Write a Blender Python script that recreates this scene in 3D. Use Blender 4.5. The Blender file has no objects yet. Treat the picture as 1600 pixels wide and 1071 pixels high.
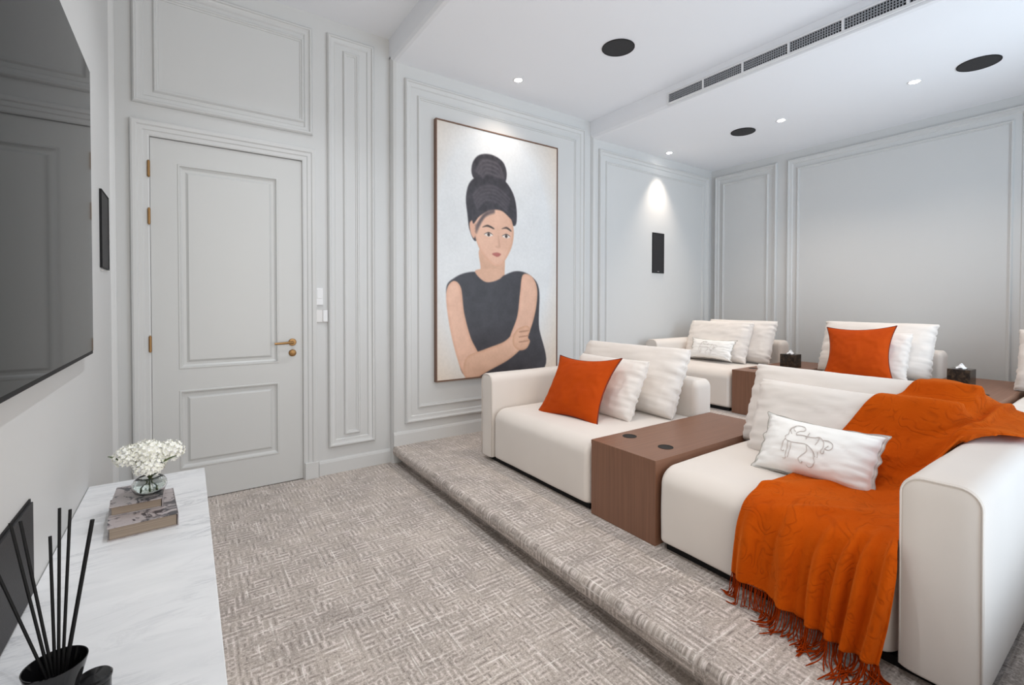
import bpy, bmesh, math, random
import numpy as np
from mathutils import Vector, Matrix, noise
C = bpy.context.scene.collection
random.seed(7)
PI = math.pi

# ------------------------------------------------------------------ camera, world, lights, exposure
def camera():
    F, yaw, pitch, roll, cy, cx = 734.87, 0.6200, 0.0156, 0.0017, 484.889, 816.5
    f = Vector((math.sin(yaw)*math.cos(pitch), math.cos(yaw)*math.cos(pitch), -math.sin(pitch)))
    r = Vector((math.cos(yaw), -math.sin(yaw), 0)); u = r.cross(f)
    r, u = r*math.cos(roll)+u*math.sin(roll), -r*math.sin(roll)+u*math.cos(roll)
    cam = bpy.data.cameras.new('camera'); o = bpy.data.objects.new('camera', cam); C.objects.link(o)
    m = Matrix((r, u, -f)).transposed().to_4x4(); m.translation = Vector((0.35753, -3.84917, 1.33860))
    o.matrix_world = m
    cam.sensor_width = 36; cam.lens = F/1600*36
    cam.shift_x = (800-cx)/1600; cam.shift_y = (cy-535.5)/1600
    cam.clip_start = 0.02
    bpy.context.scene.camera = o
camera()
sc = bpy.context.scene
sc.view_settings.view_transform = 'Standard'; sc.view_settings.look = 'None'
sc.view_settings.gamma = 1; sc.view_settings.use_curve_mapping = False
sc.view_settings.exposure = 0.08
w = bpy.data.worlds.new('world'); sc.world = w; w.use_nodes = True
w.node_tree.nodes['Background'].inputs[0].default_value = (0.75, 0.85, 1, 1)
w.node_tree.nodes['Background'].inputs[1].default_value = 0.05

def lamp(kind, name, loc, rot, energy, color, **k):
    l = bpy.data.lights.new(name, kind); l.energy = energy; l.color = color
    for a, b in k.items(): setattr(l, a, b)
    o = bpy.data.objects.new(name, l); C.objects.link(o); o.location = loc; o.rotation_euler = rot
    return o
# daylight entering through the glazed wall behind the camera (faces +Y)
for x, sz, e, c in ((1.2, 1.4, 24, (1.0, 0.95, 0.86)), (2.7, 1.4, 18, (0.74, 0.87, 1.0)), (4.55, 1.6, 38, (0.76, 0.89, 1.0))):
    lamp('AREA', 'window_daylight', (x, -4.10, 1.65), (PI/2+.22, 0, 0), e, c, shape='RECTANGLE', size=sz, size_y=2.6, spread=math.radians(140))
WARM = (1.0, 0.86, 0.72)
H, Z1, Z2, X1, X2, XB = 3.521, 3.317, 3.127, 1.739, 3.964, 6.185
YF1, YF2, YN = -0.07, -0.11, -4.15
S1, S2 = 0.146, 0.264
DOWN = [(2.77, -0.40, Z1, 20), (5.05, -0.28, Z2, 62), (5.10, -1.55, Z2, 48), (5.15, -2.573, Z2, 36)]
for x, y, z, e in DOWN + [(2.8, -1.75, Z1, 42), (2.8, -3.1, Z1, 26), (5.15, -3.7, Z2, 22),
                          (0.95, -1.1, H, 56), (0.95, -2.4, H, 56), (0.95, -3.6, H, 50)]:  # door-zone spots are unseen, added to brighten carpet and console
    lamp('SPOT', 'downlight_and_fill_beam', (x, y, z-0.03), (0, 0, 0), e, WARM if x > 1.5 else (0.92, 0.96, 1.0), spot_size=math.radians(74 if y == -0.28 else 120), spot_blend=1.0, shadow_soft_size=0.02)

# ------------------------------------------------------------------ material helpers
class N:
    def __init__(s, name):
        s.m = bpy.data.materials.new(name); s.m.use_nodes = True; s.t = s.m.node_tree
        s.b = s.t.nodes['Principled BSDF']
    def n(s, typ, **k):
        x = s.t.nodes.new(typ)
        for a, b in k.items():
            if a.startswith('i_'):
                key = a[2:]; key = int(key) if key.isdigit() else key.replace('_', ' ')
                x.inputs[key].default_value = b
            else: setattr(x, a, b)
        return x
    def l(s, a, b): s.t.links.new(a, b)
    def math(s, op, a, b=None, c=None, clamp=False):
        x = s.n('ShaderNodeMath', operation=op, use_clamp=clamp)
        for i, v in enumerate((a, b, c)):
            if v is None: continue
            if isinstance(v, (int, float)): x.inputs[i].default_value = v
            else: s.l(v, x.inputs[i])
        return x.outputs[0]
    def mix(s, fac, a, b):
        x = s.n('ShaderNodeMix', data_type='RGBA')
        for i, v in ((0, fac), (6, a), (7, b)):
            if isinstance(v, (int, float)): x.inputs[i].default_value = v
            elif isinstance(v, tuple): x.inputs[i].default_value = v+(1,) if len(v) == 3 else v
            else: s.l(v, x.inputs[i])
        return x.outputs[2]
    def coord(s, scale=(1, 1, 1), rot=(0, 0, 0)):
        g = s.n('ShaderNodeTexCoord'); mp = s.n('ShaderNodeMapping'); mp.inputs['Scale'].default_value = scale
        mp.inputs['Rotation'].default_value = rot
        s.l(g.outputs['Object'], mp.inputs[0]); return mp.outputs[0]
    def noise(s, vec, scale, detail=3, rough=.5, dist=0):
        x = s.n('ShaderNodeTexNoise'); x.inputs['Scale'].default_value = scale; x.inputs['Detail'].default_value = detail
        x.inputs['Roughness'].default_value = rough; x.inputs['Distortion'].default_value = dist
        if vec is not None: s.l(vec, x.inputs['Vector'])
        return x.outputs[0]
    def ramp(s, fac, stops):
        x = s.n('ShaderNodeValToRGB'); s.l(fac, x.inputs[0]); e = x.color_ramp.elements
        while len(e) < len(stops): e.new(.5)
        for el, (p, c) in zip(e, stops): el.position = p; el.color = (c+(1,)) if isinstance(c, tuple) else (c, c, c, 1)
        return x.outputs[0]
    def bump(s, h, strength=.3, dist=.002):
        x = s.n('ShaderNodeBump'); x.inputs['Strength'].default_value = strength; x.inputs['Distance'].default_value = dist
        s.l(h, x.inputs['Height']); s.l(x.outputs[0], s.b.inputs['Normal'])
    def base(s, c, rough=.5, metal=0):
        if isinstance(c, tuple): s.b.inputs['Base Color'].default_value = c+(1,)
        else: s.l(c, s.b.inputs['Base Color'])
        s.b.inputs['Roughness'].default_value = rough; s.b.inputs['Metallic'].default_value = metal
def plain(name, c, rough=.5, metal=0, var=.03, scale=3):
    s = N(name); v = s.coord(); k = s.noise(v, scale, 4)
    s.base(s.mix(k, tuple(x*(1-var) for x in c), tuple(min(1, x*(1+var)) for x in c)), rough, metal); return s
def srgb(r, g, b): return tuple(((x/255)/12.92 if x/255 < .04045 else ((x/255+.055)/1.055)**2.4) for x in (r, g, b))

M = {}
s = plain('wall_paint', (0.66, 0.66, 0.655), .42, var=.01); s.bump(s.noise(s.coord(), 220, 2), .04, .001); M['paint'] = s.m
s = plain('ceiling_paint', (0.90, 0.91, 0.94), .7, var=.008); M['ceil'] = s.m
s = plain('satin_door_paint', (0.64, 0.64, 0.63), .35, var=.01); M['door'] = s.m
M['brass'] = plain('aged_brass', srgb(160, 124, 82), .4, .9).m
s = plain('matt_black', (0.010, 0.010, 0.011), .6); s.b.inputs['Specular IOR Level'].default_value = .2; M['black'] = s.m
s = plain('speaker_grille', (0.016, 0.015, 0.017), .6); v = s.n('ShaderNodeTexVoronoi'); v.inputs['Scale'].default_value = 320
s.l(s.coord(), v.inputs['Vector']); s.bump(v.outputs[0], .5, .001); M['grille'] = s.m
s = plain('tv_screen_glass', (0.010, 0.011, 0.012), .10, var=.02); s.b.inputs['IOR'].default_value = 1.13; s.b.inputs['Roughness'].default_value = .05; M['screen'] = s.m
s = plain('gloss_black_glass', (0.006, 0.006, 0.007), .08); M['blackglass'] = s.m
M['white_plastic'] = plain('white_plastic', (0.82, 0.82, 0.83), .25).m
M['grey_plastic'] = plain('satin_grey_metal', (0.55, 0.53, 0.52), .3, .3).m
# carpet: broken key pattern of short woven strokes
def carpet():
    s = N('patterned_carpet'); g = s.n('ShaderNodeTexCoord'); sx = s.n('ShaderNodeSeparateXYZ'); s.l(g.outputs['Object'], sx.inputs[0])
    X = s.math('SUBTRACT', sx.outputs[0], sx.outputs[2]); Y = sx.outputs[1]
    def comb(a, b, c=0.0):
        x = s.n('ShaderNodeCombineXYZ')
        for i, v in enumerate((a, b, c)):
            if isinstance(v, (int, float)): x.inputs[i].default_value = v
            else: s.l(v, x.inputs[i])
        return x.outputs[0]
    P = comb(X, Y)
    wob = s.noise(P, 60, 2)
    Xw = s.math('ADD', X, s.math('MULTIPLY', s.math('SUBTRACT', wob, .5), .0016))
    Yw = s.math('ADD', Y, s.math('MULTIPLY', s.math('SUBTRACT', s.noise(P, 53, 2), .5), .0016))
    def layer(size, n, off):
        qx = s.math('ADD', s.math('DIVIDE', Xw, size), off); qy = s.math('ADD', s.math('DIVIDE', Yw, size), off*.7)
        wn = s.n('ShaderNodeTexWhiteNoise', noise_dimensions='2D'); s.l(comb(s.math('FLOOR', qx), s.math('FLOOR', qy)), wn.inputs['Vector'])
        pick = s.math('GREATER_THAN', wn.outputs[0], .5)
        fx = s.math('FRACT', qx); fy = s.math('FRACT', qy)
        t = s.math('ADD', s.math('MULTIPLY', fx, pick), s.math('MULTIPLY', fy, s.math('SUBTRACT', 1.0, pick)))
        tri = s.math('ABSOLUTE', s.math('SUBTRACT', s.math('FRACT', s.math('MULTIPLY', t, n)), .5))
        return s.math('MULTIPLY', tri, 2.0)
    a = layer(.062, 2, 13.3); b = layer(.046, 2, 41.7); c = layer(.026, 1, 7.1)
    sel = s.ramp(s.noise(P, 6, 3), [(.48, 0.0), (.52, 1.0)])
    sel2 = s.ramp(s.noise(P, 9, 2), [(.53, 0.0), (.57, 1.0)])
    l = s.mix(sel, a, b); l = s.mix(sel2, l, c)
    light = s.ramp(l, [(.52, 0.0), (.74, 1.0)]); darkl = s.ramp(l, [(.10, 1.0), (.30, 0.0)])
    worn = s.ramp(s.noise(P, 11, 6, .8), [(.42, .0), (.58, 1.0)]); worn2 = s.ramp(s.noise(comb(Y, X), 11, 6, .8), [(.42, .0), (.58, 1.0)])
    fine = s.noise(P, 120, 4, .8)
    k = s.math('MULTIPLY', light, worn); kd = s.math('MULTIPLY', darkl, worn2)
    tone = s.ramp(s.noise(P, 2.6, 6, .72), [(.36, 0.0), (.64, 1.0)])
    col = s.mix(tone, srgb(164, 154, 147), srgb(198, 186, 176))
    col = s.mix(s.math('MULTIPLY', kd, .9), col, srgb(122, 111, 106)); col = s.mix(s.math('MULTIPLY', k, .95), col, srgb(234, 222, 217))
    col = s.mix(s.ramp(fine, [(.40, .45), (.56, 0.0)]), col, srgb(132, 121, 115)); col = s.mix(s.ramp(fine, [(.52, 0.0), (.68, .6)]), col, srgb(230, 224, 218))
    def rule(U, Vv, per, off):   # long thin pale rules crossing the strokes
        t = s.math('ABSOLUTE', s.math('SUBTRACT', s.math('FRACT', s.math('ADD', s.math('DIVIDE', U, per), off)), .5))
        m = s.ramp(t, [(.44, 0.0), (.475, 1.0)]); b_ = s.ramp(s.noise(comb(s.math('MULTIPLY', U, 16), s.math('MULTIPLY', Vv, 3.5)), 1, 4, .6), [(.47, 0.0), (.56, 1.0)])
        return s.math('MULTIPLY', s.math('MULTIPLY', m, b_), worn)
    r1 = rule(Xw, Yw, .058, .1); r2 = rule(Yw, Xw, .067, .4)
    rr_ = s.math('MAXIMUM', r1, r2); col = s.mix(s.math('MULTIPLY', rr_, .8), col, srgb(240, 234, 228))
    k = s.math('ADD', s.math('SUBTRACT', k, kd), rr_)
    s.base(col, .95); s.b.inputs['Sheen Weight'].default_value = .15
    s.bump(s.math('ADD', k, s.math('MULTIPLY', fine, .8)), .2, .003); M['carpet'] = s.m
carpet()
def fabric(name, c, rough=.9, weave=900, sheen=.2, big=0.04, bumps=.12, sub=None):
    s = N(name); v = s.coord(); k = s.noise(v, 4, 4)
    a = tuple(x*(1-big) for x in c); b = tuple(min(1, x*(1+big)) for x in c)
    f = s.noise(v, weave, 2, .6)
    w1 = s.n('ShaderNodeTexWave', bands_direction='Y'); w1.inputs['Scale'].default_value = weave/6; w1.inputs['Distortion'].default_value = 1.5; s.l(v, w1.inputs[0])
    w2 = s.n('ShaderNodeTexWave', bands_direction='Z'); w2.inputs['Scale'].default_value = weave/6; w2.inputs['Distortion'].default_value = 1.5; s.l(v, w2.inputs[0])
    h = s.math('ADD', f, s.math('MULTIPLY', s.math('ADD', w1.outputs[1], w2.outputs[1]), .3))
    s.base(s.mix(k, a, b), rough); s.b.inputs['Sheen Weight'].default_value = sheen
    s.bump(h, bumps, .001); M[name] = s.m; return s
fabric('sofa_linen', (0.77, 0.705, 0.65))
fabric('cushion_linen', (0.82, 0.765, 0.72), bumps=.15)
fabric('pillow_cotton', (0.95, 0.94, 0.92), rough=.6, bumps=.05, sheen=.1)
fabric('cord_trim', (0.45, 0.42, 0.38))
fabric('embroidery_thread', (0.62, 0.56, 0.53))
fabric('tissue_paper', (0.9, 0.91, 0.93), bumps=.05)
def velvet():
    s = N('rust_velvet'); v = s.coord(); k = s.noise(v, 6, 4)
    s.base(s.mix(k, srgb(170, 58, 0), srgb(200, 78, 2)), .75); s.b.inputs['Specular IOR Level'].default_value = .15
    s.b.inputs['Sheen Weight'].default_value = .12; s.b.inputs['Sheen Tint'].default_value = (1, .32, .04, 1); s.b.inputs['Sheen Roughness'].default_value = .35
    s.bump(s.noise(v, 90, 4), .12, .002); M['velvet'] = s.m
    s = N('rust_piping'); s.base(srgb(110, 32, 12), .7); M['piping'] = s.m
    # throw: fleece with a raised scroll pattern
    s = N('rust_throw_fleece'); v = s.coord(); k = s.noise(v, 5, 5)
    nz = s.noise(v, 7, 1.5, .5, .8)
    ring = s.math('ABSOLUTE', s.math('SINE', s.math('MULTIPLY', nz, 34)))
    scroll = s.ramp(ring, [(.0, 0.0), (.7, 1.0)])
    brk = s.ramp(s.noise(v, 16, 3), [(.42, 0.0), (.58, 1.0)])
    s.b.inputs['Specular IOR Level'].default_value = .1; col = s.mix(k, srgb(176, 64, 0), srgb(206, 90, 6)); col = s.mix(s.math('MULTIPLY', s.math('SUBTRACT', 1.0, scroll), s.math('MULTIPLY', brk, .3)), col, srgb(118, 34, 0))
    s.base(col, .9); s.b.inputs['Sheen Weight'].default_value = .55; s.b.inputs['Sheen Roughness'].default_value = .45; s.b.inputs['Sheen Tint'].default_value = (1, .30, .04, 1)
    h = s.math('ADD', s.math('MULTIPLY', scroll, brk), s.math('MULTIPLY', s.noise(v, 80, 5, .7), .8)); s.bump(h, .45, .004); M['throw'] = s.m
    s = N('rust_fringe_yarn'); s.base(srgb(146, 48, 0), .95); s.b.inputs['Specular IOR Level'].default_value = .1; M['fringe'] = s.m
velvet()
def wood():
    s = N('walnut_veneer'); g = s.n('ShaderNodeTexCoord'); sx = s.n('ShaderNodeSeparateXYZ'); s.l(g.outputs['Object'], sx.inputs[0])
    c = s.n('ShaderNodeCombineXYZ')   # grain runs up the front and back along the top
    s.l(s.math('MULTIPLY', s.math('ADD', sx.outputs[0], s.math('MULTIPLY', sx.outputs[2], -1)), 1.2), c.inputs[0]); s.l(s.math('MULTIPLY', sx.outputs[1], 60), c.inputs[1])
    k = s.noise(c.outputs[0], 1.4, 6, .6, .6); k2 = s.noise(s.coord(), 2, 3)
    col = s.mix(k, srgb(94, 62, 46), srgb(152, 108, 84)); col = s.mix(s.math('MULTIPLY', k2, .4), col, srgb(136, 98, 78))
    s.base(col, .42); s.bump(k, .08, .001); M['wood'] = s.m
wood()
def marble():
    s = N('white_marble'); v = s.coord((2.2, 9, 5), (0, 0, .18))
    a = s.noise(v, 1.5, 9, .68, 1.2); b = s.noise(s.coord((1.2, 5, 3), (0, 0, .2)), 1.0, 6, .6, .8)
    vein = s.ramp(a, [(.47, (0.84, 0.84, 0.85)), (.53, (0.68, 0.685, 0.70)), (.565, (0.40, 0.41, 0.44)), (.60, (0.80, 0.80, 0.82))])
    cloud = s.ramp(b, [(.35, (0.86, 0.86, 0.87)), (.7, (0.74, 0.745, 0.76))])
    mask = s.ramp(s.noise(s.coord((2, 2, 2)), 1.6, 3), [(.42, 0.0), (.7, .8)])
    s.base(s.mix(mask, cloud, vein), .22); M['marble'] = s.m
    s = N('dark_marbled_box'); v = s.coord(); a = s.noise(v, 30, 6, .7, 1)
    s.base(s.mix(s.ramp(a, [(.45, 0.0), (.7, 1.0)]), (0.016, 0.011, 0.009), (0.10, 0.065, 0.04)), .2); M['darkbox'] = s.m
marble()
M['bronze'] = plain('dark_bronze_cup', (0.008, 0.006, 0.005), .7).m
s = N('page_edges'); c = s.coord((3, 3, 500)); k = s.noise(c, 1, 2); s.base(s.mix(k, srgb(120, 104, 90), srgb(182, 166, 150)), .9); s.bump(k, .4, .001); M['pages'] = s.m
def cover(name, a, b, sc):
    s = N(name); k = s.noise(s.coord(), sc, 5, .7, 1.5); s.base(s.mix(s.ramp(k, [(.5, 0.0), (.58, 1.0)]), a, b), .3); M[name] = s.m
cover('book_cover_light', srgb(176, 166, 166), srgb(60, 56, 62), 16)
cover('book_cover_plain', srgb(176, 168, 168), srgb(150, 142, 144), 10)
s = N('clear_glass'); s.base((0.95, 0.98, 0.97), .01); s.b.inputs['Transmission Weight'].default_value = 1; s.b.inputs['IOR'].default_value = 1.33; M['glass'] = s.m
s = plain('white_petals', srgb(250, 249, 240), .6, var=.04, scale=40); s.b.inputs['Subsurface Weight'].default_value = .25; s.b.inputs['Subsurface Radius'].default_value = (.01, .01, .006); M['petal'] = s.m
M['cream_petal'] = plain('cream_petals', srgb(228, 224, 190), .6).m
M['leaf'] = plain('green_leaf', srgb(70, 88, 40), .5, var=.25, scale=30).m
s = N('lit_lamp'); s.b.inputs['Emission Color'].default_value = (1, .95, .88, 1); s.b.inputs['Emission Strength'].default_value = 9; M['lit'] = s.m
M['frame_wood'] = plain('brown_picture_frame', srgb(116, 86, 70), .5).m
M['vent_shade'] = plain('vent_shade_black', (0.012, 0.012, 0.014), .95).m  # near-black colour stands in for shade between the vent fins
M['vent_fin'] = plain('grey_vent_fin', (0.32, 0.33, 0.35), .5).m

# ------------------------------------------------------------------ mesh helpers (all take world coordinates)
def link(name, verts, faces, mat, parent=None, smooth=False, kind=None, label=None, sharp=None):
    me = bpy.data.meshes.new(name)
    if parent is not None:
        p = wloc(parent); verts = [(v[0]-p[0], v[1]-p[1], v[2]-p[2]) for v in verts]
    me.from_pydata([tuple(map(float, v)) for v in verts], [], faces); me.update()
    for m in (mat if isinstance(mat, list) else [mat]): me.materials.append(M[m])
    bm = bmesh.new(); bm.from_mesh(me); bmesh.ops.recalc_face_normals(bm, faces=bm.faces); bm.to_mesh(me); bm.free()
    if smooth:
        me.polygons.foreach_set('use_smooth', [True]*len(me.polygons))
        if sharp:
            me.set_sharp_from_angle(angle=math.radians(sharp))
    o = bpy.data.objects.new(name, me); C.objects.link(o)
    if parent is not None: o.parent = parent
    if kind: o['kind'] = kind
    if label: o['label'] = label
    return o
def wloc(o):
    v = Vector((0, 0, 0))
    while o is not None: v = v+o.location; o = o.parent
    return v
def thing(name, label, cat, loc, group=None):
    o = bpy.data.objects.new(name, None); C.objects.link(o); o.location = loc; o['label'] = label; o['category'] = cat
    o.empty_display_size = .05
    if group: o['group'] = group
    return o
def shell(name, loc=(0, 0, 0)):
    o = bpy.data.objects.new(name, None); C.objects.link(o); o.location = loc; o['kind'] = 'structure'; return o
def tag(o, label, cat, group=None):
    o['label'] = label; o['category'] = cat
    if group: o['group'] = group
    return o
class G:
    """collects geometry in world coordinates"""
    def __init__(s): s.v = []; s.f = []
    def add(s, v, f):
        k = len(s.v); s.v += [tuple(x) for x in v]; s.f += [tuple(i+k for i in q) for q in f]; return s
    def box(s, x0, x1, y0, y1, z0, z1, bev=0, seg=2):
        bm = bmesh.new(); r = bmesh.ops.create_cube(bm, size=1)
        for v in bm.verts: v.co = Vector(((x0+x1)/2+v.co.x*(x1-x0), (y0+y1)/2+v.co.y*(y1-y0), (z0+z1)/2+v.co.z*(z1-z0)))
        if bev: bmesh.ops.bevel(bm, geom=bm.edges[:], offset=bev, segments=seg, profile=.5, affect='EDGES')
        bm.verts.index_update(); s.add([v.co[:] for v in bm.verts], [[v.index for v in f.verts] for f in bm.faces]); bm.free(); return s
    def tube(s, pts, r, n=8, cap=True, closed=False):
        pts = [Vector(p) for p in pts]; m = len(pts); rr = r if isinstance(r, (list, tuple)) else [r]*m
        ring = []; up = None
        for i, p in enumerate(pts):
            if closed: d = pts[(i+1) % m]-pts[i-1]
            else: d = pts[min(i+1, m-1)]-pts[max(i-1, 0)]
            d.normalize()
            if up is None: up = Vector((0, 0, 1)) if abs(d.z) < .9 else Vector((1, 0, 0))
            a = d.cross(up); 
            if a.length < 1e-6: a = d.orthogonal()
            a.normalize(); b = a.cross(d); up = b
            ring.append([p+a*math.cos(2*PI*j/n)*rr[i]+b*math.sin(2*PI*j/n)*rr[i] for j in range(n)])
        v = [q for r_ in ring for q in r_]; f = []
        for i in range(m if closed else m-1):
            k = (i+1) % m
            for j in range(n): f.append((i*n+j, i*n+(j+1) % n, k*n+(j+1) % n, k*n+j))
        if cap and not closed: f += [tuple(range(n)), tuple((m-1)*n+j for j in range(n))]
        return s.add([q[:] for q in v], f)
    def lathe(s, c, prof, n=32, axis='z'):
        v = []; f = []; m = len(prof)
        for r, h in prof:
            for j in range(n):
                a = 2*PI*j/n
                if axis == 'z': v.append((c[0]+r*math.cos(a), c[1]+r*math.sin(a), c[2]+h))
                elif axis == 'y': v.append((c[0]+r*math.cos(a), c[1]+h, c[2]+r*math.sin(a)))
                else: v.append((c[0]+h, c[1]+r*math.cos(a), c[2]+r*math.sin(a)))
        for i in range(m-1):
            for j in range(n): f.append((i*n+j, i*n+(j+1) % n, (i+1)*n+(j+1) % n, (i+1)*n+j))
        if prof[0][0] > 0: f.append(tuple(range(n)))
        if prof[-1][0] > 0: f.append(tuple((m-1)*n+j for j in range(n)))
        return s.add(v, f)
    def frame(s, o, u, v, n, u0, v0, u1, v1, prof):
        """mitred rectangular moulding: prof = [(inset, height)]"""
        o, u, v, n = map(Vector, (o, u, v, n)); vs = []; m = len(prof)
        for t, h in prof:
            for a, b in ((u0+t, v0+t), (u1-t, v0+t), (u1-t, v1-t), (u0+t, v1-t)): vs.append((o+u*a+v*b+n*h)[:])
        f = [(i*4+j, i*4+(j+1) % 4, (i+1)*4+(j+1) % 4, (i+1)*4+j) for i in range(m-1) for j in range(4)]
        return s.add(vs, f)
    def out(s, name, mat, parent=None, **k): return link(name, s.v, s.f, mat, parent, **k)

def rbox(x0, x1, y0, y1, z0, z1, R, k=5, m=10, soft=0, seed=0):
    """rounded box with its own radius on each of the six sides: R = (x-, x+, y-, y+, z-, z+)"""
    lo = (x0, y0, z0); hi = (x1, y1, z1); P = []
    for a in range(3):
        r0, r1 = R[2*a], R[2*a+1]; L = []
        for i in range(k): L.append((-math.tan(PI/4*(1-i/k)), lo[a]+r0, r0))
        for i in range(m+1): L.append((0.0, lo[a]+r0+(hi[a]-r1-lo[a]-r0)*i/m, 0))
        for i in range(1, k+1): L.append((math.tan(PI/4*i/k), hi[a]-r1, r1))
        P.append(L)
    n = len(P[0]); idx = {}; V = []; F = []
    def vert(i, j, l):
        key = (i, j, l)
        if key in idx: return idx[key]
        e = [P[0][i], P[1][j], P[2][l]]; d = Vector([q[0] for q in e]); ln = d.length or 1
        rr = [q[2] for q in e]
        p = [e[a][1]+d[a]/ln*(R[2*a] if e[a][0] < 0 else R[2*a+1]) if e[a][0] != 0 else e[a][1] for a in range(3)]
        V.append(p); idx[key] = len(V)-1; return idx[key]
    for a in range(3):
        for side in (0, n-1):
            for i in range(n-1):
                for j in range(n-1):
                    q = []
                    for di, dj in ((0, 0), (1, 0), (1, 1), (0, 1)):
                        t = [0, 0, 0]; t[a] = side; t[(a+1) % 3] = i+di; t[(a+2) % 3] = j+dj; q.append(vert(*t))
                    F.append(tuple(q))
    if soft:
        cx, cy, cz = (x0+x1)/2, (y0+y1)/2, (z0+z1)/2
        for p in V:
            a, b, c = (p[0]-cx)/(x1-x0)*2, (p[1]-cy)/(y1-y0)*2, (p[2]-cz)/(z1-z0)*2
            g = soft*(1+.5*noise.noise(Vector((p[0]*3+seed, p[1]*3, p[2]*3))))
            if p[2] > cz: p[2] += g*(1-a*a)*(1-b*b)*max(0, c)
            p[0] += g*.7*(1-b*b)*(1-c*c)*a*abs(a)
    return V, F
def lump(V, amp, sc, seed=0):
    out = []
    for p in V:
        q = Vector(p)*sc+Vector((seed, seed*.3, 0)); d = noise.noise_vector(q); out.append((p[0]+d.x*amp, p[1]+d.y*amp, p[2]+d.z*amp))
    return out

def pillow(W, Hh, T, c, hv, wv=(0, -1, 0), pinch=0.05, p=2.6, q=.5, n=44, flange=0, seed=0, wrinkle=.004, sag=0, edge_wr=0, roll=0):
    """cushion; c = centre, hv = up direction of the leaning face, wv = direction of its width. Returns V, F, outline, surface point fn"""
    wv = Vector(wv).normalized(); hv = Vector(hv).normalized(); nv = hv.cross(wv).normalized()
    if nv.x > 0: nv = -nv
    if roll:
        R = Matrix.Rotation(roll, 3, nv); wv = R @ wv; hv = R @ hv
    c = Vector(c)
    def pt(u, v, side):
        uu, vv = u, v; e = 1-flange
        a, b = min(1, abs(u)/e), min(1, abs(v)/e)
        t = (max(0, (1-a**p)*(1-b**p)))**q
        x = u*W/2*(1-pinch*(1-v*v)*abs(u)**2); y = v*Hh/2*(1-pinch*W/Hh*.8*(1-u*u)*abs(v)**2)
        nz = noise.noise(Vector((u*2.2+seed, v*2.2+side*3, seed*1.7)))
        fine = noise.noise(Vector((u*7+seed*2, v*7, side*5+seed)))
        z = side*(T/2*t*(1+.10*nz)+wrinkle*fine*min(1, t*2))
        if edge_wr:   # gathers that run in from the ends
            z += side*edge_wr*abs(u)**3*noise.noise(Vector((u*1.5, v*11+seed, seed)))*min(1, t*2.5)
            x += edge_wr*1.1*abs(u)**6*noise.noise(Vector((seed, v*(3.2 if flange else 9), 3)))*(1 if u > 0 else -1)
        if flange and (abs(u) > e or abs(v) > e): z += .004*math.sin(u*17+v*23+seed)+.006*noise.noise(Vector((u*5, v*5, seed)))
        y -= sag*(1-u*u)*(.5+.5*v)
        return c+wv*x+hv*y+nv*z
    g = [math.sin(PI/2*(2*i/n-1)) for i in range(n+1)]
    if flange: g = sorted(set([round(x, 4) for x in g]+[1-flange, -(1-flange), 1-flange/2, -(1-flange/2)]))
    m = len(g); V = []; F = []; top = {}; bot = {}
    for i, u in enumerate(g):
        for j, v in enumerate(g):
            top[i, j] = len(V); V.append(pt(u, v, 1))
            if i in (0, m-1) or j in (0, m-1): bot[i, j] = top[i, j]
            else: bot[i, j] = len(V); V.append(pt(u, v, -1))
    for i in range(m-1):
        for j in range(m-1):
            F.append((top[i, j], top[i+1, j], top[i+1, j+1], top[i, j+1])); F.append((bot[i, j], bot[i, j+1], bot[i+1, j+1], bot[i+1, j]))
    o = [(g[i], -1) for i in range(m)]+[(1, g[i]) for i in range(1, m)]+[(g[i], 1) for i in range(m-2, -1, -1)]+[(-1, g[i]) for i in range(m-2, 0, -1)]
    return [v[:] for v in V], F, [pt(a, b, 1)[:] for a, b in o], pt

def cushion(label, group, *a, mat='cushion_linen', piping=None, pr=.004, name='cushion', **k):
    V, F, o, pt = pillow(*a, **k)
    t = thing(name, label, 'cushion', tuple(min(v[i] for v in V) if i == 2 else a[3][i] for i in range(3)), group)
    link('cover', V, F, mat, t, smooth=True)
    if piping: G().tube(o, pr, 6, closed=True).out('piping', piping, t, smooth=True)
    return t, pt

# ------------------------------------------------------------------ room shell
G().box(-.2, X1+.3, YN-.1, .2, -.15, 0).out('floor', 'carpet', kind='structure')
def step(name, x0, x1, z, zb):
    r = .028; prof = [(x1, z)]          # extruded along Y: tread, rounded carpeted nosing, recessed riser
    for i in range(7):
        a = PI/2*i/6; prof.append((x0+r-r*math.sin(a), z-r+r*math.cos(a)))
    prof += [(x0+.001, z-.060), (x0+.010, z-.074), (x0+.070, z-.078), (x0+.074, zb), (x1, zb)]
    m = len(prof); ys = np.linspace(YN, YF1+.002, 40)
    V = [(x, y, zz) for y in ys for x, zz in prof]
    F = [(i*m+j, i*m+(j+1) % m, (i+1)*m+(j+1) % m, (i+1)*m+j) for i in range(len(ys)-1) for j in range(m)]
    F += [tuple(range(m)), tuple((len(ys)-1)*m+j for j in range(m))]
    return link(name, V, F, 'carpet', kind='structure', smooth=True, sharp=35)
step('floor_middle', X1, XB+.1, S1, 0.0)
step('floor_rear', X2, XB+.1, S2, S1)

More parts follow.
